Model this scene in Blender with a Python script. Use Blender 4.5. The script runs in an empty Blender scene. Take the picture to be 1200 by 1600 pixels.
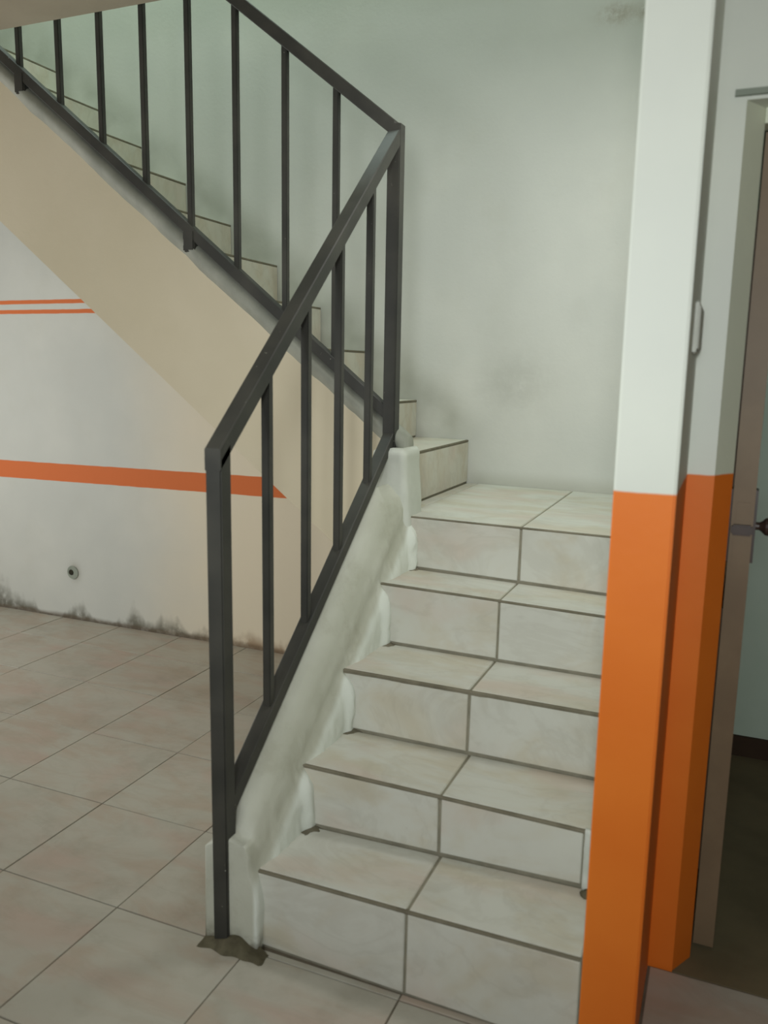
import bpy, bmesh, math, random
from mathutils import Vector, Matrix, noise, Euler

C = bpy.context.scene.collection
rnd = random.Random(7)

# ------------------------------------------------------------------ camera
cam_d = bpy.data.cameras.new('camera')
cam = bpy.data.objects.new('camera', cam_d)
C.objects.link(cam)
cam.location = (0.980, -1.5785, 1.4111)
cam.rotation_euler = Euler((1.4001, -0.0181, 0.3982), 'XYZ')
cam_d.sensor_fit = 'HORIZONTAL'
cam_d.sensor_width = 36.0
cam_d.lens = 1295.02 / 1200.0 * 36.0
cam_d.clip_start = 0.02
cam_d.dof.use_dof = True
cam_d.dof.focus_distance = 3.3
cam_d.dof.aperture_fstop = (cam_d.lens / 1000.0) / 0.0095
bpy.context.scene.camera = cam

# ------------------------------------------------------------------ light, exposure
w = bpy.data.worlds.new('overcast')
bpy.context.scene.world = w
w.use_nodes = True
bg = w.node_tree.nodes['Background']
bg.inputs[0].default_value = (0.90, 0.98, 0.93, 1)
bg.inputs[1].default_value = 0.15


def area(name, loc, target, sx, sy, power, col, spread=180):
    d = bpy.data.lights.new(name, 'AREA')
    d.shape = 'RECTANGLE'
    d.size = sx
    d.size_y = sy
    d.energy = power
    d.color = col
    d.spread = math.radians(spread)
    o = bpy.data.objects.new(name, d)
    C.objects.link(o)
    o.location = loc
    o.rotation_euler = (Vector(target) - Vector(loc)).to_track_quat('-Z', 'Y').to_euler()
    return o


K = (0.96, 1.0, 1.0)
area('front_right_fill', (1.08, -2.60, 1.60), (0.85, 0.50, 1.45), 0.3, 0.6, 10.5, K, 110)  # unseen fill light, added to brighten the pier and door wall
area('camera_side_fill', (0.95, -1.80, 1.58), (0.85, 0.50, 1.45), 0.3, 0.3, 2.0, K, 120)  # added fill just behind the camera, no opening there
area('front_left_fill', (-0.20, -1.80, 1.60), (-0.30, 1.50, 1.30), 0.8, 0.5, 7.0, K, 110)  # unseen fill added from behind for the stair and back wall
area('left_room_fill', (-3.90, 0.20, 1.30), (0.0, 1.0, 1.0), 1.2, 1.0, 37, (1.0, 1.0, 0.98), 160)  # added fill for the left part of the room, no window built
area('landing_fill', (0.50, 0.78, 2.50), (0.30, 1.30, 0.4), 0.3, 0.3, 6.8, (1.0, 1.0, 0.98), 170)  # unseen fill added over the landing, no fixture modelled
area('upper_floor_daylight', (-1.60, 1.40, 5.0), (-1.60, 1.70, 0.0), 1.6, 0.7, 37, (0.80, 1.0, 0.93), 160)

vs = bpy.context.scene.view_settings
vs.view_transform = 'Standard'
vs.look = 'None'
vs.gamma = 1.0
vs.exposure = 0.0
vs.use_curve_mapping = False


# ------------------------------------------------------------------ material helpers
def srgb(r, g, b):
    def f(c):
        c /= 255.0
        return c / 12.92 if c <= 0.04045 else ((c + 0.055) / 1.055) ** 2.4
    return (f(r), f(g), f(b), 1.0)


class NT:
    def __init__(self, name, rough=0.6, spec=0.3):
        self.m = bpy.data.materials.new(name)
        self.m.use_nodes = True
        self.t = self.m.node_tree
        self.b = self.t.nodes['Principled BSDF']
        self.b.inputs['Roughness'].default_value = rough
        self.b.inputs['Specular IOR Level'].default_value = spec

    def n(self, kind, **kw):
        nd = self.t.nodes.new(kind)
        for k, v in kw.items():
            setattr(nd, k, v)
        return nd

    def l(self, a, b):
        self.t.links.new(a, b)

    def val(self, sock, v):
        if hasattr(v, 'links') or isinstance(v, bpy.types.NodeSocket):
            self.l(v, sock)
        else:
            sock.default_value = v

    def math(self, op, a, b=0.0, c=0.0, clamp=False):
        nd = self.n('ShaderNodeMath', operation=op)
        nd.use_clamp = clamp
        for i, v in enumerate((a, b, c)):
            self.val(nd.inputs[i], v)
        return nd.outputs[0]

    def mix(self, f, a, b, mode='MIX'):
        nd = self.n('ShaderNodeMix', data_type='RGBA', blend_type=mode)
        self.val(nd.inputs[0], f)
        self.val(nd.inputs[6], a)
        self.val(nd.inputs[7], b)
        return nd.outputs[2]

    def noise(self, vec, scale, detail=3.0, rough=0.5, dist=0.0):
        nd = self.n('ShaderNodeTexNoise')
        if vec is not None:
            self.l(vec, nd.inputs['Vector'])
        nd.inputs['Scale'].default_value = scale
        nd.inputs['Detail'].default_value = detail
        nd.inputs['Roughness'].default_value = rough
        nd.inputs['Distortion'].default_value = dist
        return nd.outputs['Fac']

    def ramp(self, f, a, b):
        nd = self.n('ShaderNodeMapRange', interpolation_type='SMOOTHSTEP')
        nd.inputs['From Min'].default_value = a
        nd.inputs['From Max'].default_value = b
        self.l(f, nd.inputs['Value'])
        return nd.outputs[0]

    def pos(self):
        g = self.n('ShaderNodeNewGeometry')
        s = self.n('ShaderNodeSeparateXYZ')
        self.l(g.outputs['Position'], s.inputs[0])
        return g.outputs['Position'], s.outputs[0], s.outputs[1], s.outputs[2], g

    def color(self, c):
        self.val(self.b.inputs['Base Color'], c)

    def bump(self, h, strength=0.3, dist=0.01):
        nd = self.n('ShaderNodeBump')
        nd.inputs['Strength'].default_value = strength
        nd.inputs['Distance'].default_value = dist
        self.l(h, nd.inputs['Height'])
        self.l(nd.outputs[0], self.b.inputs['Normal'])


ORANGE = srgb(228, 122, 36)


def mat_wall_back():
    k = NT('white_wall_paint_with_stripes', 0.75, 0.2)
    P, x, y, z, g = k.pos()
    base = k.mix(k.ramp(k.noise(P, 1.3, 4, 0.55), 0.35, 0.7), srgb(198, 200, 193), srgb(208, 209, 201))
    base = k.mix(k.math('MULTIPLY', k.ramp(k.noise(P, 5.0, 4, 0.6), 0.5, 0.8), 0.12), base, srgb(180, 178, 160))
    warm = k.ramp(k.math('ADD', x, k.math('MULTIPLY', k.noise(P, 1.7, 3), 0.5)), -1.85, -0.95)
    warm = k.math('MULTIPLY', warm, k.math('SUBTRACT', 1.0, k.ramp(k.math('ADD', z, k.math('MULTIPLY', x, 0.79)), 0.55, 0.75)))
    base = k.mix(warm, base, srgb(228, 216, 192))  # cream tint under the flight, with warm bounce light put into the colour
    # hand painted orange stripes left of the stair
    zz = k.math('ADD', z, k.math('MULTIPLY', k.math('SUBTRACT', k.noise(P, 9, 2), 0.5), 0.006))

    def band(lo, hi, tilt=0.0):
        zt = k.math('SUBTRACT', zz, k.math('MULTIPLY', x, tilt)) if tilt else zz
        a = k.ramp(zt, lo - 0.002, lo + 0.002)
        b = k.ramp(zt, hi - 0.002, hi + 0.002)
        return k.math('SUBTRACT', a, b, clamp=True)
    left = k.math('SUBTRACT', 1.0, k.ramp(x, -0.95, -0.94))
    thin = k.math('MAXIMUM', band(1.720, 1.741), band(1.669, 1.690))
    thin = k.math('MULTIPLY', thin, k.math('SUBTRACT', 1.0, k.ramp(x, -1.91, -1.90)))
    s = k.math('MAXIMUM', k.math('MULTIPLY', band(0.797, 0.894, 0.0095), left), thin)
    base = k.mix(s, base, srgb(214, 116, 66))
    # rising damp and mould along the foot of the wall
    cx = k.n('ShaderNodeCombineXYZ')
    k.l(x, cx.inputs[0])
    n1 = k.noise(cx.outputs[0], 5.0, 3, 0.6)
    hgt = k.math('MULTIPLY', k.ramp(n1, 0.42, 0.70), 0.11)
    hgt = k.math('ADD', hgt, 0.016)
    for (px, wd, hh) in ((-2.90, 0.16, 0.17), (-1.68, 0.10, 0.10), (-1.93, 0.06, 0.07), (-1.15, 0.16, 0.08), (-2.30, 0.05, 0.05)):
        d = k.math('DIVIDE', k.math('SUBTRACT', x, px), wd)
        e = k.math('POWER', 2.718, k.math('MULTIPLY', k.math('MULTIPLY', d, d), -1.0))
        hgt = k.math('ADD', hgt, k.math('MULTIPLY', e, hh))
    hn = k.math('MULTIPLY', hgt, k.math('ADD', 0.45, k.noise(P, 9, 3, 0.6)))
    m = k.math('SUBTRACT', 1.0, k.math('DIVIDE', z, hn), clamp=True)
    m = k.math('MULTIPLY', k.ramp(m, 0.0, 0.9), k.ramp(k.noise(P, 17, 3, 0.6), 0.15, 0.6))
    m = k.math('MULTIPLY', m, 0.85)
    rust = k.mix(k.ramp(x, -1.6, -1.2), srgb(88, 84, 68), srgb(150, 122, 92))
    base = k.mix(m, base, rust)
    line = k.math('SUBTRACT', 1.0, k.ramp(k.math('ADD', z, k.math('MULTIPLY', k.noise(P, 8, 3), 0.02)), 0.018, 0.042))
    base = k.mix(k.math('MULTIPLY', line, 0.6), base, srgb(100, 84, 66))

    # dark smudges where each upper tread meets the wall
    # (dirt rubbed off by shoes, on the plaster just above the treads)
    sl = k.math('ADD', z, k.math('MULTIPLY', x, 0.79))
    dirt = k.math('SUBTRACT', 1.0, k.ramp(sl, 1.05, 1.26))
    dirt = k.math('MULTIPLY', dirt, k.math('SUBTRACT', 1.0, k.ramp(x, -0.15, 0.1)))
    dirt = k.math('MULTIPLY', dirt, k.math('MULTIPLY', k.ramp(z, 1.0, 1.2), k.ramp(sl, 0.80, 0.90)))
    dirt = k.math('MULTIPLY', dirt, k.math('MULTIPLY', k.ramp(k.noise(P, 4, 3), 0.3, 0.7), 0.38))
    base = k.mix(dirt, base, srgb(120, 122, 104))
    # grime along the landing and a worn grey area above it
    gr = k.math('SUBTRACT', 1.0, k.ramp(z, 0.93, 1.0))
    gr = k.math('MULTIPLY', gr, k.ramp(x, -0.1, 0.0))
    base = k.mix(k.math('MULTIPLY', gr, 0.35), base, srgb(140, 138, 116))

    def blob(px, pz, rx, rz, amt, col, lo=0.3):
        a = k.math('DIVIDE', k.math('SUBTRACT', x, px), rx)
        b = k.math('DIVIDE', k.math('SUBTRACT', z, pz), rz)
        d = k.math('ADD', k.math('MULTIPLY', a, a), k.math('MULTIPLY', b, b))
        e = k.math('POWER', 2.718, k.math('MULTIPLY', d, -1.0))
        e = k.math('MULTIPLY', e, k.math('MULTIPLY', k.ramp(k.noise(P, 18, 4, 0.7), lo, 0.65), amt))
        return k.mix(e, base, col)
    base = blob(0.45, 2.75, 0.06, 0.035, 0.8, srgb(150, 138, 118))
    base = blob(0.56, 2.74, 0.04, 0.03, 0.7, srgb(150, 138, 118))
    base = blob(0.12, 1.36, 0.16, 0.12, 0.30, srgb(150, 150, 138), 0.1)
    base = blob(-2.315, 0.27, 0.032, 0.04, 1.0, srgb(140, 136, 118), -0.3)
    k.color(base)
    k.bump(k.noise(P, 60, 4, 0.6), 0.12, 0.006)
    return k.m


def mat_dado(name, bare_left=False, white=(214, 218, 208), split=1.198):
    k = NT(name, 0.55, 0.35)
    P, x, y, z, g = k.pos()
    base = k.mix(k.ramp(k.noise(P, 2.0, 4), 0.35, 0.7), srgb(*white), srgb(white[0] + 8, white[1] + 8, white[2] + 6))
    zz = k.math('ADD', z, k.math('MULTIPLY', k.math('SUBTRACT', k.noise(P, 14, 2), 0.5), 0.006))
    low = k.math('SUBTRACT', 1.0, k.ramp(zz, split - 0.002, split + 0.002))
    if bare_left:
        s = k.n('ShaderNodeSeparateXYZ')
        k.l(g.outputs['True Normal'], s.inputs[0])
        low = k.math('MULTIPLY', low, k.math('GREATER_THAN', s.outputs[0], -0.5))
    org = k.mix(k.ramp(k.noise(P, 3.5, 3), 0.3, 0.7), ORANGE, srgb(222, 114, 30))
    base = k.mix(low, base, org)
    k.color(base)
    k.bump(k.noise(P, 45, 4, 0.6), 0.10, 0.006)
    return k.m


def mat_plain(name, a, b, rough=0.7, spec=0.25, scale=3.0, bump=0.1, bscale=50):
    k = NT(name, rough, spec)
    P = k.pos()[0]
    k.color(k.mix(k.ramp(k.noise(P, scale, 4, 0.6), 0.3, 0.7), srgb(*a), srgb(*b)))
    if bump:
        k.bump(k.noise(P, bscale, 4, 0.6), bump, 0.006)
    return k.m


def mat_tile(name, a, b, c, rough=0.42, spec=0.4, dirt=0.25):
    """marbled ceramic: pale ground, beige and pinkish clouds, thin diagonal veins"""
    k = NT(name, rough, spec)
    tc = k.n('ShaderNodeTexCoord')
    oi = k.n('ShaderNodeObjectInfo')
    v = k.n('ShaderNodeVectorMath', operation='MULTIPLY_ADD')
    k.l(oi.outputs['Random'], v.inputs[0])
    v.inputs[1].default_value = (37.0, 91.0, 53.0)
    k.l(tc.outputs['Object'], v.inputs[2])
    mp = k.n('ShaderNodeMapping')
    k.l(v.outputs[0], mp.inputs[0])
    mp.inputs['Rotation'].default_value = (0.6, 0.4, 0.7)
    mp.inputs['Scale'].default_value = (1.0, 2.3, 1.4)
    P = mp.outputs[0]
    n1 = k.ramp(k.noise(P, 3.6, 4, 0.6, 0.6), 0.42, 0.68)
    n2 = k.ramp(k.noise(P, 2.6, 3, 0.5, 0.3), 0.50, 0.75)
    col = k.mix(n1, srgb(*a), srgb(*b))
    col = k.mix(k.math('MULTIPLY', n2, 0.8), col, srgb(*c))
    vein = k.noise(P, 2.2, 5, 0.6, 1.6)
    vm = k.math('ABSOLUTE', k.math('SUBTRACT', vein, 0.5))
    vm = k.math('SUBTRACT', 1.0, k.ramp(vm, 0.0, 0.05))
    col = k.mix(k.math('MULTIPLY', vm, 0.12), col, srgb(150, 142, 124))
    P2 = k.pos()[0]
    col = k.mix(k.math('MULTIPLY', k.ramp(k.noise(P2, 5, 5, 0.65), 0.45, 0.8), dirt), col, srgb(118, 110, 92))
    k.color(col)
    return k.m


def mat_dirty_plaster():
    k = NT('painted_curb_plaster', 0.6, 0.3)
    P, x, y, z, g = k.pos()
    base = k.mix(k.ramp(k.noise(P, 3.0, 4), 0.35, 0.7), srgb(190, 191, 176), srgb(204, 205, 192))
    base = k.mix(k.math('MULTIPLY', k.ramp(k.noise(P, 8, 5, 0.7), 0.48, 0.75), 0.35), base, srgb(152, 148, 126))
    base = k.mix(k.ramp(x, 0.002, 0.014), base, srgb(224, 229, 220))   # highlight on the bulges by the riser ends, put into the colour
    # dirt at the foot of the curb
    foot = k.math('MULTIPLY', k.math('SUBTRACT', 1.0, k.ramp(z, 0.0, 0.07)), k.ramp(k.noise(P, 25, 3), 0.3, 0.6))
    base = k.mix(k.math('MULTIPLY', foot, 0.75), base, srgb(92, 84, 64))
    k.color(base)
    k.bump(k.noise(P, 38, 4, 0.6), 0.22, 0.008)
    return k.m


def mat_iron():
    k = NT('dark_painted_iron', 0.5, 0.35)
    P = k.pos()[0]
    base = k.mix(k.ramp(k.noise(P, 6, 4), 0.35, 0.7), srgb(56, 56, 52), srgb(70, 69, 63))
    chips = k.ramp(k.noise(P, 55, 3, 0.6), 0.735, 0.77)
    k.color(k.mix(chips, base, srgb(170, 170, 155)))
    k.bump(k.noise(P, 90, 3), 0.08, 0.003)
    return k.m


M = {
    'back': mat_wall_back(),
    'pier': mat_dado('pier_paint_white_over_orange', True),
    'doorwall': mat_dado('door_wall_paint_white_over_orange', False, (212, 216, 206)),
    'frame': mat_dado('reveal_paint_white_over_orange', False, (206, 210, 190)),
    'ceiling': mat_plain('ceiling_plaster', (168, 158, 140), (176, 166, 148), 0.9, 0.1),
    'sidewall': mat_plain('side_wall_plaster', (205, 204, 192), (214, 212, 200), 0.85, 0.15),
    'cream': mat_plain('cream_stair_side_paint', (208, 197, 170), (216, 205, 180), 0.75, 0.2, 1.2, 0.12),
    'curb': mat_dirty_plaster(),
    'uppercurb': mat_plain('grey_curb_plaster', (140, 142, 131), (160, 161, 149), 0.7, 0.25, 6, 0.25, 35),
    'curbtop': mat_plain('pale_curb_plaster', (196, 199, 188), (208, 211, 201), 0.65, 0.25, 5, 0.2, 40),
    'patch': mat_plain('white_plaster_filler', (206, 210, 200), (222, 224, 216), 0.7, 0.2, 8, 0.3, 40),
    'grout': mat_plain('dirty_grout', (132, 128, 112), (150, 145, 128), 0.95, 0.05, 20, 0.3, 120),
    'nose': mat_plain('dark_nosing_grout', (108, 103, 88), (128, 122, 106), 0.95, 0.05, 14, 0.3, 120),
    'floorgrout': mat_plain('floor_grout', (112, 104, 90), (128, 119, 104), 0.95, 0.05, 12, 0.2, 120),
    'tile': mat_tile('marbled_floor_tile', (180, 177, 164), (176, 164, 148), (182, 163, 149), 0.45, 0.35, 0.3),
    'steptile': mat_tile('marbled_step_tile', (204, 204, 194), (196, 190, 172), (202, 188, 174), 0.4, 0.35, 0.15),
    'uppertile': mat_tile('beige_step_tile', (204, 201, 188), (198, 190, 172), (204, 192, 178), 0.45, 0.3, 0.2),
    'iron': mat_iron(),
    'wood': mat_plain('dark_brown_door_paint', (126, 108, 84), (114, 97, 75), 0.5, 0.35, 5, 0.05),
    'bronze': mat_plain('dark_bronze_handle', (60, 46, 38), (74, 56, 46), 0.4, 0.5, 8, 0.0),
    'edge': mat_plain('grey_header_edge', (140, 148, 136), (150, 156, 144), 0.8, 0.1, 8, 0.0),
    'innerwall': mat_plain('back_room_wall_paint', (186, 204, 186), (194, 210, 194), 0.8, 0.2),
    'innerfloor': mat_plain('back_room_cement', (122, 112, 86), (108, 100, 76), 0.75, 0.2, 4, 0.1),
    'mortar': mat_plain('dark_mortar_lump', (106, 101, 82), (84, 79, 64), 0.95, 0.05, 25, 0.5, 60),
    'baseboard': mat_plain('dark_baseboard', (70, 54, 40), (60, 46, 34), 0.7, 0.2),
    'box': mat_plain('grey_plastic_cover', (200, 202, 192), (188, 190, 180), 0.6, 0.3, 10, 0.0),
    'hole': mat_plain('grey_anchor_hole', (60, 58, 48), (50, 48, 40), 0.9, 0.1, 10, 0.0),
}


# ------------------------------------------------------------------ object helpers
def put(name, bm, mat, parent=None, smooth=False, origin=None):
    bmesh.ops.recalc_face_normals(bm, faces=bm.faces)
    if origin is not None:
        bmesh.ops.translate(bm, verts=bm.verts, vec=-Vector(origin))
    me = bpy.data.meshes.new(name)
    bm.to_mesh(me)
    bm.free()
    if smooth:
        for p in me.polygons:
            p.use_smooth = True
    me.materials.append(mat)
    o = bpy.data.objects.new(name, me)
    C.objects.link(o)
    if origin is not None:
        o.location = origin
    if parent is not None:
        o.parent = parent
    return o


def tag(o, label=None, cat=None, group=None, kind=None):
    if label:
        o['label'] = label
    if cat:
        o['category'] = cat
    if group:
        o['group'] = group
    if kind:
        o['kind'] = kind
    return o


def empty(name, loc=(0, 0, 0)):
    o = bpy.data.objects.new(name, None)
    C.objects.link(o)
    o.location = loc
    o.empty_display_size = 0.1
    return o


def box(bm, a, b):
    x0, y0, z0 = a
    x1, y1, z1 = b
    vs_ = [bm.verts.new(p) for p in ((x0, y0, z0), (x1, y0, z0), (x1, y1, z0), (x0, y1, z0),
                                     (x0, y0, z1), (x1, y0, z1), (x1, y1, z1), (x0, y1, z1))]
    for f in ((0, 1, 2, 3), (4, 5, 6, 7), (0, 1, 5, 4), (1, 2, 6, 5), (2, 3, 7, 6), (3, 0, 4, 7)):
        bm.faces.new([vs_[i] for i in f])
    return vs_


def boxobj(name, a, b, mat, parent=None, bev=0.0):
    bm = bmesh.new()
    box(bm, a, b)
    if bev:
        bmesh.ops.bevel(bm, geom=bm.edges[:], offset=bev, segments=2, affect='EDGES')
    return put(name, bm, mat, parent)


def prism(bm, poly, axis, lo, hi):
    """poly: 2-D points; axis 'x' -> points are (y,z); axis 'y' -> points are (x,z)"""
    def P(p, t):
        return (t, p[0], p[1]) if axis == 'x' else (p[0], t, p[1])
    a = [bm.verts.new(P(p, lo)) for p in poly]
    b = [bm.verts.new(P(p, hi)) for p in poly]
    bm.faces.new(a)
    bm.faces.new(b[::-1])
    n = len(poly)
    for i in range(n):
        bm.faces.new((a[i], a[(i + 1) % n], b[(i + 1) % n], b[i]))


def bar(bm, p, q, wx, wz, bev=0.003):
    """square tube from p to q with bevelled long edges"""
    p, q = Vector(p), Vector(q)
    d = (q - p).normalized()
    ref = Vector((1, 0, 0)) if abs(d.x) < 0.5 and abs(d.y) < 0.95 and abs(d.z) < 1.1 else Vector((0, 1, 0))
    s = d.cross(ref)
    if s.length < 1e-3:
        s = d.cross(Vector((0, 1, 0)))
    s.normalize()
    t = d.cross(s).normalized()
    prof = []
    a, b = wx / 2, wz / 2
    for (sx, sy) in ((1, 1), (-1, 1), (-1, -1), (1, -1)):
        if sx * sy > 0:
            prof += [(sx * a, sy * (b - bev)), (sx * (a - bev), sy * b)]
        else:
            prof += [(sx * (a - bev), sy * b), (sx * a, sy * (b - bev))]
    A = [bm.verts.new(p + t * u + s * v) for u, v in prof]
    B = [bm.verts.new(q + t * u + s * v) for u, v in prof]
    bm.faces.new(A)
    bm.faces.new(B[::-1])
    for i in range(8):
        bm.faces.new((A[i], A[(i + 1) % 8], B[(i + 1) % 8], B[i]))


def tile_quad(c, thick, bev=0.0025, j=0.0):
    """bevelled tile whose face is the quad c[0..3] (counter-clockwise seen from its face)"""
    c = [Vector(p) for p in c]
    n = (c[1] - c[0]).cross(c[3] - c[0]).normalized()
    cen = sum(c, Vector()) / 4
    bm = bmesh.new()
    if j:
        c = [p + Vector((rnd.uniform(-j, j), rnd.uniform(-j, j), rnd.uniform(-j, j))) for p in c]
    bot = [bm.verts.new(p - n * thick - cen) for p in c]
    side = [bm.verts.new(p - n * bev - cen) for p in c]
    top = []
    for i in range(4):
        e1 = (c[(i + 1) % 4] - c[i]).normalized()
        e2 = (c[(i - 1) % 4] - c[i]).normalized()
        top.append(bm.verts.new(c[i] + (e1 + e2) * bev - cen))
    bm.faces.new(top)
    bm.faces.new(bot[::-1])
    for i in range(4):
        k = (i + 1) % 4
        bm.faces.new((bot[i], bot[k], side[k], side[i]))
        bm.faces.new((side[i], side[k], top[k], top[i]))
    return bm, cen


def add_tile(name, c, thick, mat, parent, bev=0.0025, j=0.0):
    bm, cen = tile_quad(c, thick, bev, j)
    o = put(name, bm, mat, parent)
    o.location = cen
    return o


# ------------------------------------------------------------------ measured layout (metres)
YB = 1.888            # back wall
X0, X1 = 0.0, 0.782   # lower flight, clear of the curb
NY = [0.0, 0.2396, 0.4925, 0.7566, 0.9811]            # riser planes at the joint x
NZ = [0.0, 0.2103, 0.3683, 0.5506, 0.7397, 0.9234]    # level of floor, treads, landing at the joint x
SY = [-0.0229, -0.0012, 0.0129, 0.0005, -0.0017]
SZ = [-0.0007, 0.0239, -0.0114, -0.0108, -0.0236, -0.0096]
JX = [0.3928, 0.3857, 0.3777, 0.3826, 0.3853]
UX = [-0.0721, -0.3163, -0.5611, -0.7939, -1.0209, -1.2693, -1.5178, -1.7714, -2.0204, -2.2721]
UZ = [1.1160, 1.2801, 1.4903, 1.6830, 1.8754, 2.0662, 2.2670, 2.4519, 2.6443, 2.8450]
CEIL = 2.640


def yk(k, x):
    return NY[k] + SY[k] * (x - 0.385)


def zk(k, x):
    return NZ[k] + SZ[k] * (x - 0.385)


# ------------------------------------------------------------------ setting
floor = boxobj('floor', (-4.2, -3.4, -0.12), (3.0, YB, -0.0035), M['floorgrout'])
tag(floor, kind='structure')
T = 0.400
GX, GY = -0.0123, -0.0195
GAP = 0.0036
tile_me = {}


def floor_tile(x0, x1, y0, y1):
    if x1 - x0 < 0.01 or y1 - y0 < 0.008:
        return
    w_, h_ = round(x1 - x0 - GAP, 4), round(y1 - y0 - GAP, 4)
    cx, cy = (x0 + x1) / 2, (y0 + y1) / 2
    key = (w_, h_)
    if key not in tile_me:
        bm, _ = tile_quad([(-w_ / 2, -h_ / 2, 0), (w_ / 2, -h_ / 2, 0), (w_ / 2, h_ / 2, 0), (-w_ / 2, h_ / 2, 0)], 0.008, 0.0009)
        me = bpy.data.meshes.new('tile')
        bmesh.ops.recalc_face_normals(bm, faces=bm.faces)
        bm.to_mesh(me)
        bm.free()
        me.materials.append(M['tile'])
        tile_me[key] = me
    o = bpy.data.objects.new('tile', tile_me[key])
    C.objects.link(o)
    o.location = (cx + rnd.uniform(-.0006, .0006), cy + rnd.uniform(-.0006, .0006), rnd.uniform(-.0006, .0006))
    o.parent = floor


for i in range(-9, 7):
    xa, xb = GX + i * T, GX + (i + 1) * T
    for j in range(-6, 5):
        ya, yb = GY + j * T, GY + (j + 1) * T
        yb2 = min(yb, YB - 0.002)
        if j < 0:
            floor_tile(xa, xb, ya, yb)
            continue
        if xb < -0.1:
            floor_tile(xa, xb, ya, yb2)
        elif xa < -0.1:
            floor_tile(xa, -0.135, ya, yb2)
        elif j == 0:
            if xa < 0.9:
                floor_tile(xa, min(xb, 0.78), GY, 0.001)      # the cut strip along the first riser
                if xb > 0.905:
                    floor_tile(0.902, xb, ya, 0.330)
            elif xa < 2.9:
                floor_tile(xa, xb, ya, 0.330)

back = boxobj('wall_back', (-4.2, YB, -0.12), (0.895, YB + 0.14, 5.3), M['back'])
tag(back, kind='structure')
pier = boxobj('wall_right', (0.787, -0.022, -0.12), (0.897, YB + 0.14, 5.3), M['pier'], bev=0.004)
tag(pier, kind='structure')

# wall with the doorway, its splayed reveal and header
dw = bmesh.new()
box(dw, (0.897, 0.335, -0.12), (0.953, 0.46, 2.75))
box(dw, (0.953, 0.335, 1.955), (1.80, 0.46, 2.75))
box(dw, (1.80, 0.335, -0.12), (3.0, 0.46, 2.75))
dwo = put('wall_door_side', dw, M['doorwall'])
tag(dwo, kind='structure')
fr = bmesh.new()
for sgn in (1,):
    pts = [(0.953, 0.337), (0.990, 0.405), (0.990, 0.46), (0.953, 0.46)]
    a = [fr.verts.new((p[0], p[1], -0.001)) for p in pts]
    b = [fr.verts.new((p[0], p[1], 1.955)) for p in pts]
    fr.faces.new(a)
    fr.faces.new(b[::-1])
    for i in range(4):
        fr.faces.new((a[i], a[(i + 1) % 4], b[(i + 1) % 4], b[i]))
box(fr, (0.990, 0.40, 1.925), (1.765, 0.46, 1.955))
box(fr, (1.765, 0.36, -0.001), (1.80, 0.46, 1.955))
fro = put('trim_1', fr, M['frame'])
tag(fro, kind='structure')
hd = boxobj('trim_2', (0.930, 0.325, 1.962), (1.83, 0.335, 1.974), M['edge'])  # thin grey strip, its colour standing for a shadow groove
tag(hd, kind='structure')

# the unlit room behind the doorway
ib = bmesh.new()
box(ib, (0.90, 1.66, -0.1), (2.7, 1.78, 2.75))
io = put('wall_back_room', ib, M['innerwall'])
tag(io, kind='structure')
ir = boxobj('wall_back_room_side', (2.6, 0.46, -0.1), (2.7, 1.66, 2.75), M['innerwall'])
tag(ir, kind='structure')
ifl = boxobj('floor_back_room', (0.897, 0.336, -0.06), (2.6, 1.66, -0.0015), M['innerfloor'])
tag(ifl, kind='structure')
icl = boxobj('ceiling_back_room', (0.897, 0.46, 2.70), (2.6, 1.66, 2.75), M['ceiling'])
tag(icl, kind='structure')
ibb = boxobj('baseboard_back_room', (0.90, 1.645, -0.001), (2.6, 1.66, 0.075), M['baseboard'])
tag(ibb, kind='structure')

# door leaf, opened inward, seen nearly edge-on
door = empty('door_1', (0.994, 0.452, 0.0))
door['kind'] = 'structure'
hx, hy = 0.994, 0.452
fx, fy = 1.006, 1.225
d = Vector((fx - hx, fy - hy, 0))
Ld = d.length
d.normalize()
nrm = Vector((d.y, -d.x, 0))


def door_pt(s, t, z):
    return d * s + nrm * t + Vector((0, 0, z))


def door_box(bm, s0, s1, t0, t1, z0, z1):
    v = [bm.verts.new(door_pt(s, t, z)) for z in (z0, z1) for s, t in ((s0, t0), (s1, t0), (s1, t1), (s0, t1))]
    for f in ((0, 1, 2, 3), (4, 5, 6, 7), (0, 1, 5, 4), (1, 2, 6, 5), (2, 3, 7, 6), (3, 0, 4, 7)):
        bm.faces.new([v[i] for i in f])


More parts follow.
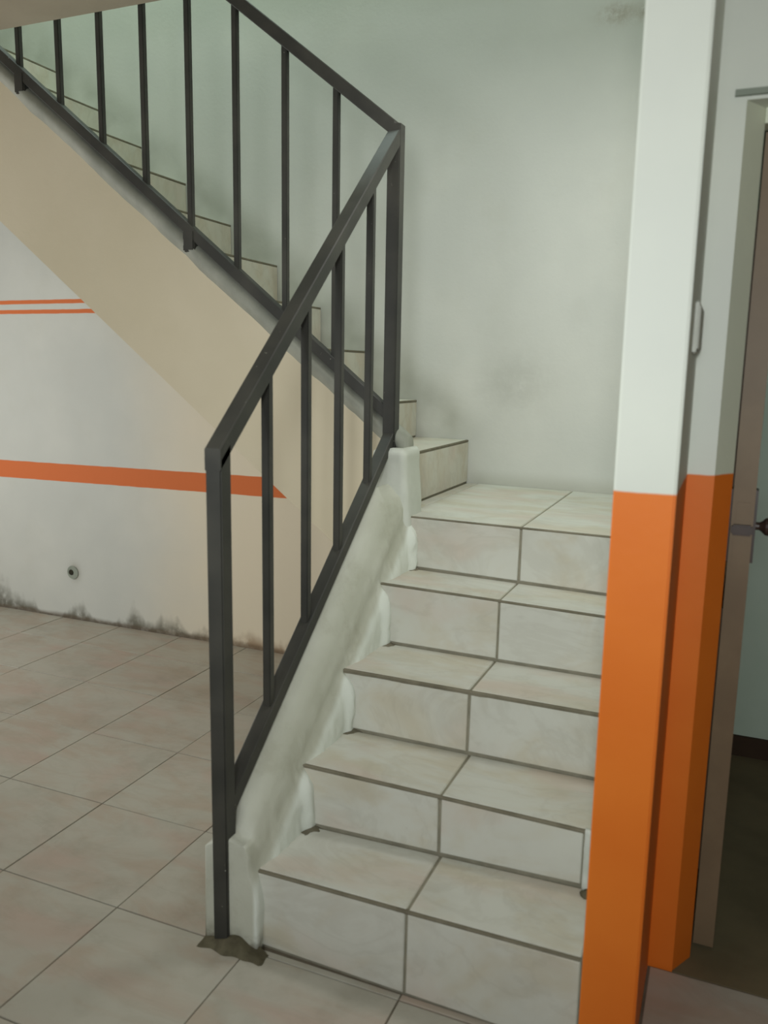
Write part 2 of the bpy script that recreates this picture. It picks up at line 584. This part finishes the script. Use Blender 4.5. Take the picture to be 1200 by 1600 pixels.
bm = bmesh.new()
door_box(bm, 0, Ld, 0, 0.047, 0.008, 1.92)
leaf = put('door_leaf', bm, M['wood'], door)
for (z0, z1) in ((0.15, 0.85), (1.08, 1.78)):
    bm = bmesh.new()
    door_box(bm, 0.10, Ld - 0.12, -0.006, 0.0, z0, z1)
    put('panel', bm, M['wood'], leaf)
zc = 1.068
bm = bmesh.new()                      # lock face with its latch on the free edge
door_box(bm, -0.003, 0.0, 0.010, 0.037, zc - 0.09, zc + 0.06)
lf = put('lock_face', bm, M['wood'], door)
bm = bmesh.new()
door_box(bm, -0.020, -0.002, 0.002, 0.047, zc - 0.014, zc + 0.010)
bmesh.ops.bevel(bm, geom=bm.edges[:], offset=0.004, segments=2, affect='EDGES')
put('latch', bm, M['bronze'], door)
for side in (1, -1):
    t0 = 0.047 if side > 0 else 0.0
    bm = bmesh.new()
    a, b = (t0, t0 + 0.006) if side > 0 else (t0 - 0.006, t0)
    door_box(bm, 0.030, 0.072, a, b, zc - 0.085, zc + 0.085)
    prof = [(0.0, 0.010), (0.014, 0.009), (0.020, 0.013), (0.027, 0.020), (0.036, 0.022), (0.045, 0.018), (0.049, 0.010)]
    rings = []
    for tt, r in prof:
        rings.append([bm.verts.new(door_pt(0.051 + math.cos(q) * r, t0 + side * tt, zc + math.sin(q) * r)) for q in [i * math.pi / 8 for i in range(16)]])
    for u, v in zip(rings, rings[1:]):
        for i in range(16):
            bm.faces.new((u[i], u[(i + 1) % 16], v[(i + 1) % 16], v[i]))
    bm.faces.new(rings[0])
    bm.faces.new(rings[-1][::-1])
    put('door_knob', bm, M['bronze'], door)

# ceiling of the lower room with the stair well left open; upper floor over the head of the flight
cb = bmesh.new()
box(cb, (-4.2, -3.4, CEIL), (3.0, 0.965, CEIL + 0.21))
box(cb, (-4.2, 0.965, CEIL), (-2.50, YB, CEIL + 0.21))
co = put('ceiling', cb, M['ceiling'])
tag(co, kind='structure')
uw = boxobj('wall_upper_front', (-4.2, 0.825, CEIL + 0.21), (0.787, 0.965, 5.3), M['sidewall'])  # unseen wall, added to keep world light off the upper back wall
tag(uw, kind='structure')
uc_ = boxobj('ceiling_upper', (-4.34, 0.825, 5.3), (0.9, YB + 0.14, 5.42), M['ceiling'])  # unseen, closes the stairwell top against world light
tag(uc_, kind='structure')
wl = boxobj('wall_left', (-4.34, -3.4, -0.12), (-4.2, YB + 0.14, 5.3), M['sidewall'])
tag(wl, kind='structure')
# invented front wall behind the viewer, its wide entrance left open to world light
wf = bmesh.new()
box(wf, (-4.2, -3.54, -0.12), (-3.9, -3.4, CEIL + 0.2))
box(wf, (2.6, -3.54, -0.12), (3.0, -3.4, CEIL + 0.2))
box(wf, (-3.9, -3.54, 2.4), (2.6, -3.4, CEIL + 0.2))
wfo = put('wall_front', wf, M['sidewall'])
tag(wfo, kind='structure')
ws = boxobj('wall_side', (3.0, -3.54, -0.12), (3.14, 0.46, CEIL + 0.2), M['sidewall'])
tag(ws, kind='structure')

# ------------------------------------------------------------------ staircase
stair = empty('staircase', (0, 0, 0))
tag(stair, 'tiled concrete staircase with a white curb, turning left at a small landing', 'stairs')

# lower flight: stepped core (grout shows in the joints), one tile per tread and riser half
RC = 0.005
core = bmesh.new()
xs = [-0.10, X1 + 0.004]
prof = []
for k in range(5):
    prof.append((k, k))
    prof.append((k, k + 1))
rings = []
for x in xs:
    r = []
    for k in range(5):
        r.append(core.verts.new((x, yk(k, x) + RC, (zk(k, x) - RC) if k else -0.004)))
        r.append(core.verts.new((x, yk(k, x) + RC, zk(k + 1, x) - 0.003)))
    r.append(core.verts.new((x, YB, zk(5, x) - 0.003)))
    r.append(core.verts.new((x, YB, 0.66)))
    r.append(core.verts.new((x, 1.0, 0.66)))
    r.append(core.verts.new((x, 0.30, -0.004)))
    rings.append(r)
n = len(rings[0])
core.faces.new(rings[0])
core.faces.new(rings[1][::-1])
for i in range(n):
    core.faces.new((rings[0][i], rings[0][(i + 1) % n], rings[1][(i + 1) % n], rings[1][i]))
lower = put('lower_flight', core, M['grout'], stair)

TH = 0.0075
for k in range(5):
    jx = JX[k]
    g = 0.0035
    drop = (0.005, 0.006, 0.008, 0.005, 0.005)[k]
    rx = X1 if k != 1 else 0.738
    for (a, b) in ((X0 - 0.02, jx - g), (jx + g, rx)):
        lo = 0.007 if k else 0.004
        add_tile('riser_tile',
                 [(a, yk(k, a), zk(k, a) + lo), (b, yk(k, b), zk(k, b) + lo),
                  (b, yk(k, b), zk(k + 1, b) - drop), (a, yk(k, a), zk(k + 1, a) - drop)],
                 TH, M['steptile'], lower, 0.0025, 0.0012)
        if k < 4:
            ye = lambda x: yk(k + 1, x) - 0.001
            bb = b if k != 1 else (b if a < 0.2 else 0.76)
            add_tile('tread_tile',
                     [(a, yk(k, a) + 0.009, zk(k + 1, a)), (bb, yk(k, bb) + 0.009, zk(k + 1, bb)),
                      (bb, ye(bb), zk(k + 1, bb)), (a, ye(a), zk(k + 1, a))],
                     TH, M['steptile'], lower, 0.0025, 0.0008)

def bead(name, f, a, b, parent, seed, nseg=44, wd=0.012, drop=0.009):
    """irregular dirty grout bead along a step edge; f(x) -> (y, z) of the edge"""
    bm = bmesh.new()
    rows = []
    for i in range(nseg + 1):
        t = a + (b - a) * i / nseg
        p, q, ax = f(t)
        r = noise.noise(Vector((t * 14, seed, 0.5))) * 0.5 + noise.noise(Vector((t * 45, seed, 2.5))) * 0.5
        e = drop * (1.0 + 0.35 * r)
        pr = ((0.0008, -e - 0.003), (0.0004, -0.003), (0.0025, -0.0008), (wd * (1 + .3 * r), -0.0008), (wd * (1 + .3 * r), -0.012))
        rows.append([bm.verts.new(((t, p + u, q + v) if ax == 'x' else (p - u, t, q + v))) for u, v in pr])
    for u, v in zip(rows, rows[1:]):
        for i in range(5):
            bm.faces.new((u[i], u[(i + 1) % 5], v[(i + 1) % 5], v[i]))
    bm.faces.new(rows[0])
    bm.faces.new(rows[-1][::-1])
    return put(name, bm, M['nose'], parent)


for k in range(5):
    bead('nosing_grout', lambda x, k=k: (yk(k, x), zk(k + 1, x), 'x'), -0.01, X1 - (0.04 if k == 1 else 0), lower, k * 3.3,
         drop=(0.004, 0.006, 0.008, 0.005, 0.005)[k])
# the cut strip and dirt line at the foot of the first riser are floor tiles

# landing tiles: a narrow cut strip along the first upper riser, then two large ones
L5 = lambda x: zk(5, x)
Yf = 0.9811 + 0.009
for (a, b, ya) in ((UX[0] + 0.003, -0.025, 1.04), (-0.021, JX[4] - 0.003, Yf), (JX[4] + 0.003, X1, Yf)):
    add_tile('landing_tile', [(a, ya, L5(a)), (b, ya, L5(b)), (b, YB - 0.003, L5(b)), (a, YB - 0.003, L5(a))],
             TH, M['steptile'], lower, 0.0025)

# plaster filler at the right end of the second step
fb = bmesh.new()
bmesh.ops.create_grid(fb, x_segments=6, y_segments=14, size=0.5)
for v in fb.verts:
    u, t = v.co.x + 0.5, v.co.y + 0.5
    x = 0.742 + u * 0.05
    z = NZ[1] + 0.006 + t * (NZ[2] - NZ[1] - 0.008)
    y = yk(1, x) - 0.004 - 0.03 * u * (1 - 0.75 * t) + 0.012 * noise.noise(Vector((x * 40, 3.1, z * 40)))
    v.co = (x, y, z)
ret = bmesh.ops.extrude_face_region(fb, geom=fb.faces[:])
for v in [e for e in ret['geom'] if isinstance(e, bmesh.types.BMVert)]:
    v.co.y = yk(1, v.co.x) + 0.012
fo = put('plaster_filler', fb, M['patch'], lower, smooth=True)
fo['label'] = 'rough white plaster filling at the right end of the second step'


# lower curb with its lumpy inner face
def nose(y):
    return 0.205 + 0.727 * y


def ctop(y):
    if y < 0.012:
        return 0.284
    if y < 0.04:
        return 0.284 + (y - 0.012) / 0.028 * 0.072
    return min(0.323 + 0.825 * y, 1.035)


def ccrease(y):
    if y < 0.012:
        return 0.279
    return min(0.262 + 0.768 * y, ctop(y) - 0.012)


def xin(y, z):
    dd = nose(max(y, 0)) - z
    s = max(0.0, min(1.0, (dd + 0.02) / 0.10))
    s = s * s * (3 - 2 * s)
    nn = noise.noise(Vector((1.7, y * 22, z * 22))) * 0.004 + noise.noise(Vector((9.7, y * 60, z * 60))) * 0.003
    pr = 0.0
    for k in range(4):
        yr = NY[k + 1]
        if yr - 0.05 < y < yr + 0.03 and z < NZ[k + 2] - 0.012:
            t = max(0.0, min(1.0, (y - (yr - 0.040)) / 0.030))
            q = max(0.0, min(1.0, (NZ[k + 2] - 0.012 - z) / 0.03))
            pr = max(pr, t * t * (3 - 2 * t) * (0.4 + 0.6 * q))
    return -0.006 + 0.024 * s + pr * (0.018 + 0.006 * noise.noise(Vector((y * 30, z * 75, 6.6)))) + nn


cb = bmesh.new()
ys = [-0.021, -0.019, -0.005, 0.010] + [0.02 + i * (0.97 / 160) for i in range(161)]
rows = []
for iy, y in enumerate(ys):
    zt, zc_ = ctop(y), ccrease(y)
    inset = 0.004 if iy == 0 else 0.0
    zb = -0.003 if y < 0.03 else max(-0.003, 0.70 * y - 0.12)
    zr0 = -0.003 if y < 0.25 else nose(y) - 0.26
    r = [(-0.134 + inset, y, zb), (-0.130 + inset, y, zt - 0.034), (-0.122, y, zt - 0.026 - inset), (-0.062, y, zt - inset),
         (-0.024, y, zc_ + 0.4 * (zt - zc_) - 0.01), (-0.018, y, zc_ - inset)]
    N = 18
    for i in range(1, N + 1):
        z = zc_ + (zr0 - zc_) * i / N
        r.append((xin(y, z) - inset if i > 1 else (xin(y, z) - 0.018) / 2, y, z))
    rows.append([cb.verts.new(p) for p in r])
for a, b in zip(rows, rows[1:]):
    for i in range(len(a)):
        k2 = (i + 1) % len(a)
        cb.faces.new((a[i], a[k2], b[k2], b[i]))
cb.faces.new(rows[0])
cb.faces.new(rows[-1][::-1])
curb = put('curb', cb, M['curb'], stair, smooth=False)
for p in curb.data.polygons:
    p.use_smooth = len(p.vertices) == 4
curb['label'] = 'dirty white lumpy plaster curb beside the lower steps'

# grime packed into the inner corners of the treads
def grime(x, y, z, wx, wy, seed):
    bm = bmesh.new()
    bmesh.ops.create_grid(bm, x_segments=8, y_segments=8, size=0.5)
    for v in bm.verts:
        u, t = v.co.x + 0.5, v.co.y + 0.5
        r = noise.noise(Vector((u * 3, t * 3, seed)))
        e = max(0.0, 1.0 - math.hypot(u, 1 - t) * (1.0 + 0.4 * r))
        v.co = (x + u * wx, y - (1 - t) * wy, z - 0.001 + 0.010 * e * (1 + 0.4 * r) if e > 0 else z - 0.003)
    o = put('corner_grime', bm, M['nose'], stair, smooth=True)
    o['label'] = 'dark grime packed in the corner of a tread'


for k in range(4):
    grime(0.012, NY[k + 1] + 0.001, zk(k + 1, 0.02), 0.055 - 0.006 * k, 0.050 - 0.005 * k, 2.1 * k + .3)
gb = bmesh.new()
bmesh.ops.create_icosphere(gb, subdivisions=3, radius=1.0)
for v in gb.verts:
    n_ = noise.noise(v.co * 2.2) * 0.3
    v.co = (0.762 + v.co.x * 0.020 * (1 + n_), yk(1, 0.76) - 0.026 + v.co.y * 0.014 * (1 + n_), NZ[1] + 0.008 + v.co.z * 0.016 * (1 + n_))
o_ = put('corner_grime', gb, M['mortar'], stair, smooth=True)
o_['label'] = 'dark dirt pocket at the right end of the first tread'

# raised block at the corner where both curbs meet
pb = bmesh.new()
rows = []
NR = 26
for iz in range(NR + 1):
    t = iz / NR
    z = 0.86 + t * 0.292
    cap = max(0.0, (z - 1.128) / 0.024)
    ins = 0.016 * (1 - math.sqrt(max(0.0, 1 - min(1.0, cap) ** 2)))
    xl, xr = -0.126 + ins, 0.016 - 0.018 * min(1.0, t * 1.3) - ins
    yl, yr_ = 0.950 + ins, 1.105
    rad = 0.026 - min(0.012, ins)
    ring = []
    for cx_, cy_, a0 in ((xr - rad, yl + rad, -90), (xr - rad, yr_ - rad, 0), (xl + rad, yr_ - rad, 90), (xl + rad, yl + rad, 180)):
        for q in range(7):
            an = math.radians(a0 + q * 15)
            p = Vector((cx_ + rad * math.cos(an), cy_ + rad * math.sin(an), z))
            d_ = noise.noise(p * 16) * 0.003 + noise.noise(p * 45) * 0.001
            p.x += math.cos(an) * d_
            p.y += math.sin(an) * d_
            ring.append(pb.verts.new(p))
    rows.append(ring)
for u, v in zip(rows, rows[1:]):
    for i in range(len(u)):
        k2 = (i + 1) % len(u)
        pb.faces.new((u[i], u[k2], v[k2], v[i]))
pb.faces.new(rows[0])
pb.faces.new(rows[-1][::-1])
po = put('curb_corner_block', pb, M['curbtop'], stair, smooth=True)
po['label'] = 'pale plaster block under the corner post'

# upper flight: thick cream slab
ub = bmesh.new()
poly = [(-0.134, 0.664), (-0.134, 0.90)]
poly += [(UX[0] - 0.005, 0.90)]
for i in range(10):
    poly.append((UX[i] - RC, UZ[i] - 0.004))
    nx = UX[i + 1] - RC if i < 9 else -2.50
    poly.append((nx, UZ[i] - 0.004))
poly += [(-2.50, 2.30)]
poly += [(-2.22, 0.562 + 0.781 * 2.22)]
# core behind the painted side
prism(ub, poly, 'y', 1.085, YB)
upper = put('upper_flight', ub, M['grout'], stair)
sb = bmesh.new()
prism(sb, [(-0.02, 0.664), (-0.02, 1.095), (-2.50, 1.075 + 0.80 * 2.5 + 0.01), (-2.50, 2.45), (-2.36, 0.562 + 0.781 * 2.36), (-0.134, 0.664)], 'y', 1.03, 1.084)
so = put('side_face', sb, M['cream'], stair)
so['label'] = 'cream painted side of the upper flight'

# upper curb: a plaster roll standing a little proud of the side face
uc = bmesh.new()
sec = [(1.045, -0.016), (1.028, 0.004), (1.010, 0.026), (0.998, 0.048), (1.000, 0.066), (1.012, 0.080), (1.034, 0.089), (1.075, 0.090),
       (1.092, 0.082), (1.098, 0.06), (1.098, -0.20), (1.06, -0.22)]
NX = 90
rows = []
for i in range(NX + 1):
    x = -0.030 - i * (2.465 / NX)
    z0 = 1.075 - 0.80 * x
    r = []
    for (y, z) in sec:
        q = noise.noise(Vector((x * 9, y * 9, 4.0))) * 0.004 + noise.noise(Vector((x * 30, z * 30, 1.0))) * 0.002
        r.append(uc.verts.new((x, y + q, z0 + z + q)))
    rows.append(r)
for a, b in zip(rows, rows[1:]):
    for i in range(len(a)):
        k2 = (i + 1) % len(a)
        uc.faces.new((a[i], a[k2], b[k2], b[i]))
uc.faces.new(rows[0])
uc.faces.new(rows[-1][::-1])
uco = put('curb', uc, M['uppercurb'], stair, smooth=True)
uco['label'] = 'grey rounded curb along the upper flight'

for i in range(10):
    z0 = zk(5, -0.07) if i == 0 else UZ[i - 1]
    x = UX[i]
    ya, yb = 1.075, YB - 0.003
    add_tile('riser_tile', [(x, ya, z0 + 0.005), (x, yb, z0 + 0.005), (x, yb, UZ[i] - 0.010), (x, ya, UZ[i] - 0.010)], TH,
             M['uppertile'], upper, 0.0025, 0.001)
    xe = UX[i + 1] + 0.001 if i < 9 else -2.49
    add_tile('tread_tile', [(xe, ya, UZ[i]), (x - 0.009, ya, UZ[i]), (x - 0.009, yb, UZ[i]), (xe, yb, UZ[i])], TH,
             M['uppertile'], upper, 0.0025, 0.001)

for i in range(10):
    bead('nosing_grout', lambda t, i=i: (UX[i], UZ[i], 'y'), 1.09, YB - 0.004, upper, 40 + i * 2.7, 24, 0.011, 0.006)

# mortar at the foot of the newel
mb = bmesh.new()
bmesh.ops.create_grid(mb, x_segments=30, y_segments=12, size=0.5)
for v in mb.verts:
    u, t = v.co.x + 0.5, v.co.y + 0.5
    x = -0.138 + u * 0.185
    y = -0.056 + t * 0.042
    e = min(1.0, 3.2 * min(u, 1 - u)) * min(1.0, 3.0 * t)
    z = e * (0.012 + 0.016 * (noise.noise(Vector((x * 30, y * 30, 0.3))) + 0.35)) + 0.012 * t * e
    v.co = (x + 0.006 * noise.noise(Vector((y * 40, x * 10, 2))), y + 0.010 * noise.noise(Vector((x * 26, 0, 5))), max(z, -0.001))
mo = put('mortar_lump', mb, M['mortar'], stair, smooth=True)
mo['label'] = 'dark dirty mortar at the foot of the curb'

# ------------------------------------------------------------------ railing
rail = empty('stair_railing', (-0.082, -0.008, 0))
tag(rail, 'black square-bar iron railing following both flights and turning at the corner post', 'railing')
RX, RY = -0.082, 1.014
inv = Vector((-0.082, -0.008, 0))


def rbar(name, p, q, w1, w2, label=None, bev=0.003):
    bm = bmesh.new()
    bar(bm, Vector(p) - inv, Vector(q) - inv, w1, w2, bev)
    o = put(name, bm, M['iron'], rail)
    if label:
        o['label'] = label
    return o


hz = lambda y: 1.232 + 0.904 * y
bz = lambda y: 0.351 + 0.833 * y
uh = lambda x: 2.097 - 0.780 * x
ubz = lambda x: 1.190 - 0.802 * x


def rbar2(name, pts_prof, p_axis):
    pass


def post(name, x, y, z0, z1, wd, cut=None, label=None):
    """vertical square tube; top may be sloped along y or x (cut = (axis, slope))"""
    bm = bmesh.new()
    h = wd / 2
    vs_ = []
    for z in (z0, z1):
        for sx, sy in ((-1, -1), (1, -1), (1, 1), (-1, 1)):
            zz = z
            if cut and z == z1:
                zz = z + (sy * h if cut[0] == 'y' else sx * h) * cut[1]
            vs_.append(bm.verts.new((x + sx * h - inv.x, y + sy * h - inv.y, zz)))
    for f in ((3, 2, 1, 0), (4, 5, 6, 7), (0, 1, 5, 4), (1, 2, 6, 5), (2, 3, 7, 6), (3, 0, 4, 7)):
        bm.faces.new([vs_[i] for i in f])
    bmesh.ops.bevel(bm, geom=[e for e in bm.edges if abs((e.verts[0].co - e.verts[1].co).normalized().z) > 0.95],
                    offset=min(0.003, wd * 0.12), segments=2, affect='EDGES')
    o = put(name, bm, M['iron'], rail)
    if label:
        o['label'] = label
    return o


def sloped(name, axis, fixed, a, b, fz, wd, ht):
    """rail with vertical end cuts: axis 'y' runs along y at x=fixed; 'x' runs along x at y=fixed"""
    bm = bmesh.new()
    h, v = wd / 2, ht / 2
    ends = []
    for t in (a, b):
        r = []
        z = fz(t)
        for (s, dz) in ((-h + .003, -v), (h - .003, -v), (h, -v + .003), (h, v - .003), (h - .003, v), (-h + .003, v), (-h, v - .003), (-h, -v + .003)):
            p = (fixed + s, t, z + dz) if axis == 'y' else (t, fixed + s, z + dz)
            r.append(bm.verts.new(Vector(p) - inv))
        ends.append(r)
    bm.faces.new(ends[0])
    bm.faces.new(ends[1][::-1])
    for i in range(8):
        k2 = (i + 1) % 8
        bm.faces.new((ends[0][i], ends[0][k2], ends[1][k2], ends[1][i]))
    return put(name, bm, M['iron'], rail)


post('newel_post', RX, -0.008, 0.004, hz(-0.008) - 0.004, 0.042, ('y', 0.9), 'square end post at the foot of the stair')
post('corner_post', RX, RY, 1.10, 2.175, 0.044, None, 'corner post where the railing turns')
sloped('handrail', 'y', RX, -0.030, RY, hz, 0.042, 0.052)
sloped('handrail', 'x', RY, RX, -3.0, uh, 0.042, 0.052)
sloped('bottom_rail', 'y', RX, 0.010, RY + 0.005, bz, 0.038, 0.046)
sloped('bottom_rail', 'x', RY, RX, -3.0, ubz, 0.036, 0.048)
for (y, x) in ((0.207, RX), (0.411, RX), (0.612, RX), (0.825, RX)):
    post('baluster', x, y, bz(y), hz(y), 0.023)
for i in range(1, 15):
    x = -0.100 - 0.1925 * i
    if i == 1:
        x = -0.294
    post('baluster', x, RY, ubz(x), uh(x), 0.021)
for x in (-0.872, -1.632, -2.40):
    bm = bmesh.new()
    z = ubz(x)
    box(bm, Vector((x - 0.026, RY - 0.020, z - 0.075)) - inv, Vector((x + 0.024, RY + 0.018, z)) - inv)
    bmesh.ops.bevel(bm, geom=bm.edges[:], offset=0.006, segments=2, affect='EDGES')
    o = put('foot_bracket', bm, M['iron'], rail)
    o['label'] = 'short black foot fixing the rail to the curb'

# ------------------------------------------------------------------ small fittings on the walls
jb = empty('junction_box', (0.897, 0.20, 1.50))
tag(jb, 'small painted electrical box on the narrow side of the orange and white pier', 'box')
bm = bmesh.new()
box(bm, (0.0, -0.08, -0.050), (0.007, 0.09, 0.050))
bmesh.ops.bevel(bm, geom=bm.edges[:], offset=0.004, segments=2, affect='EDGES')
put('box_body', bm, M['box'], jb)
bm = bmesh.new()
box(bm, (0.007, -0.070, -0.041), (0.010, 0.080, 0.041))
bmesh.ops.bevel(bm, geom=bm.edges[:], offset=0.002, segments=1, affect='EDGES')
put('cover', bm, M['box'], jb)

# open wall anchor low on the back wall
wa = empty('wall_outlet', (-2.33, YB, 0.268))
tag(wa, 'small bare round outlet with a dark hole low on the wall left of the stairs', 'outlet')


def disc(r0, r1, y0, y1, segs=20, ox=0.0):
    bm = bmesh.new()
    A = [bm.verts.new((ox + math.cos(t) * r0, y0, math.sin(t) * r0)) for t in [i * 2 * math.pi / segs for i in range(segs)]]
    B = [bm.verts.new((ox + math.cos(t) * r1, y1, math.sin(t) * r1)) for t in [i * 2 * math.pi / segs for i in range(segs)]]
    bm.faces.new(A)
    bm.faces.new(B[::-1])
    for i in range(segs):
        bm.faces.new((A[i], A[(i + 1) % segs], B[(i + 1) % segs], B[i]))
    return bm


put('plaster_ring', disc(0.032, 0.038, 0.0, -0.003), M['edge'], wa)
put('hole', disc(0.016, 0.015, -0.003, -0.006, 14, -0.010), M['hole'], wa)
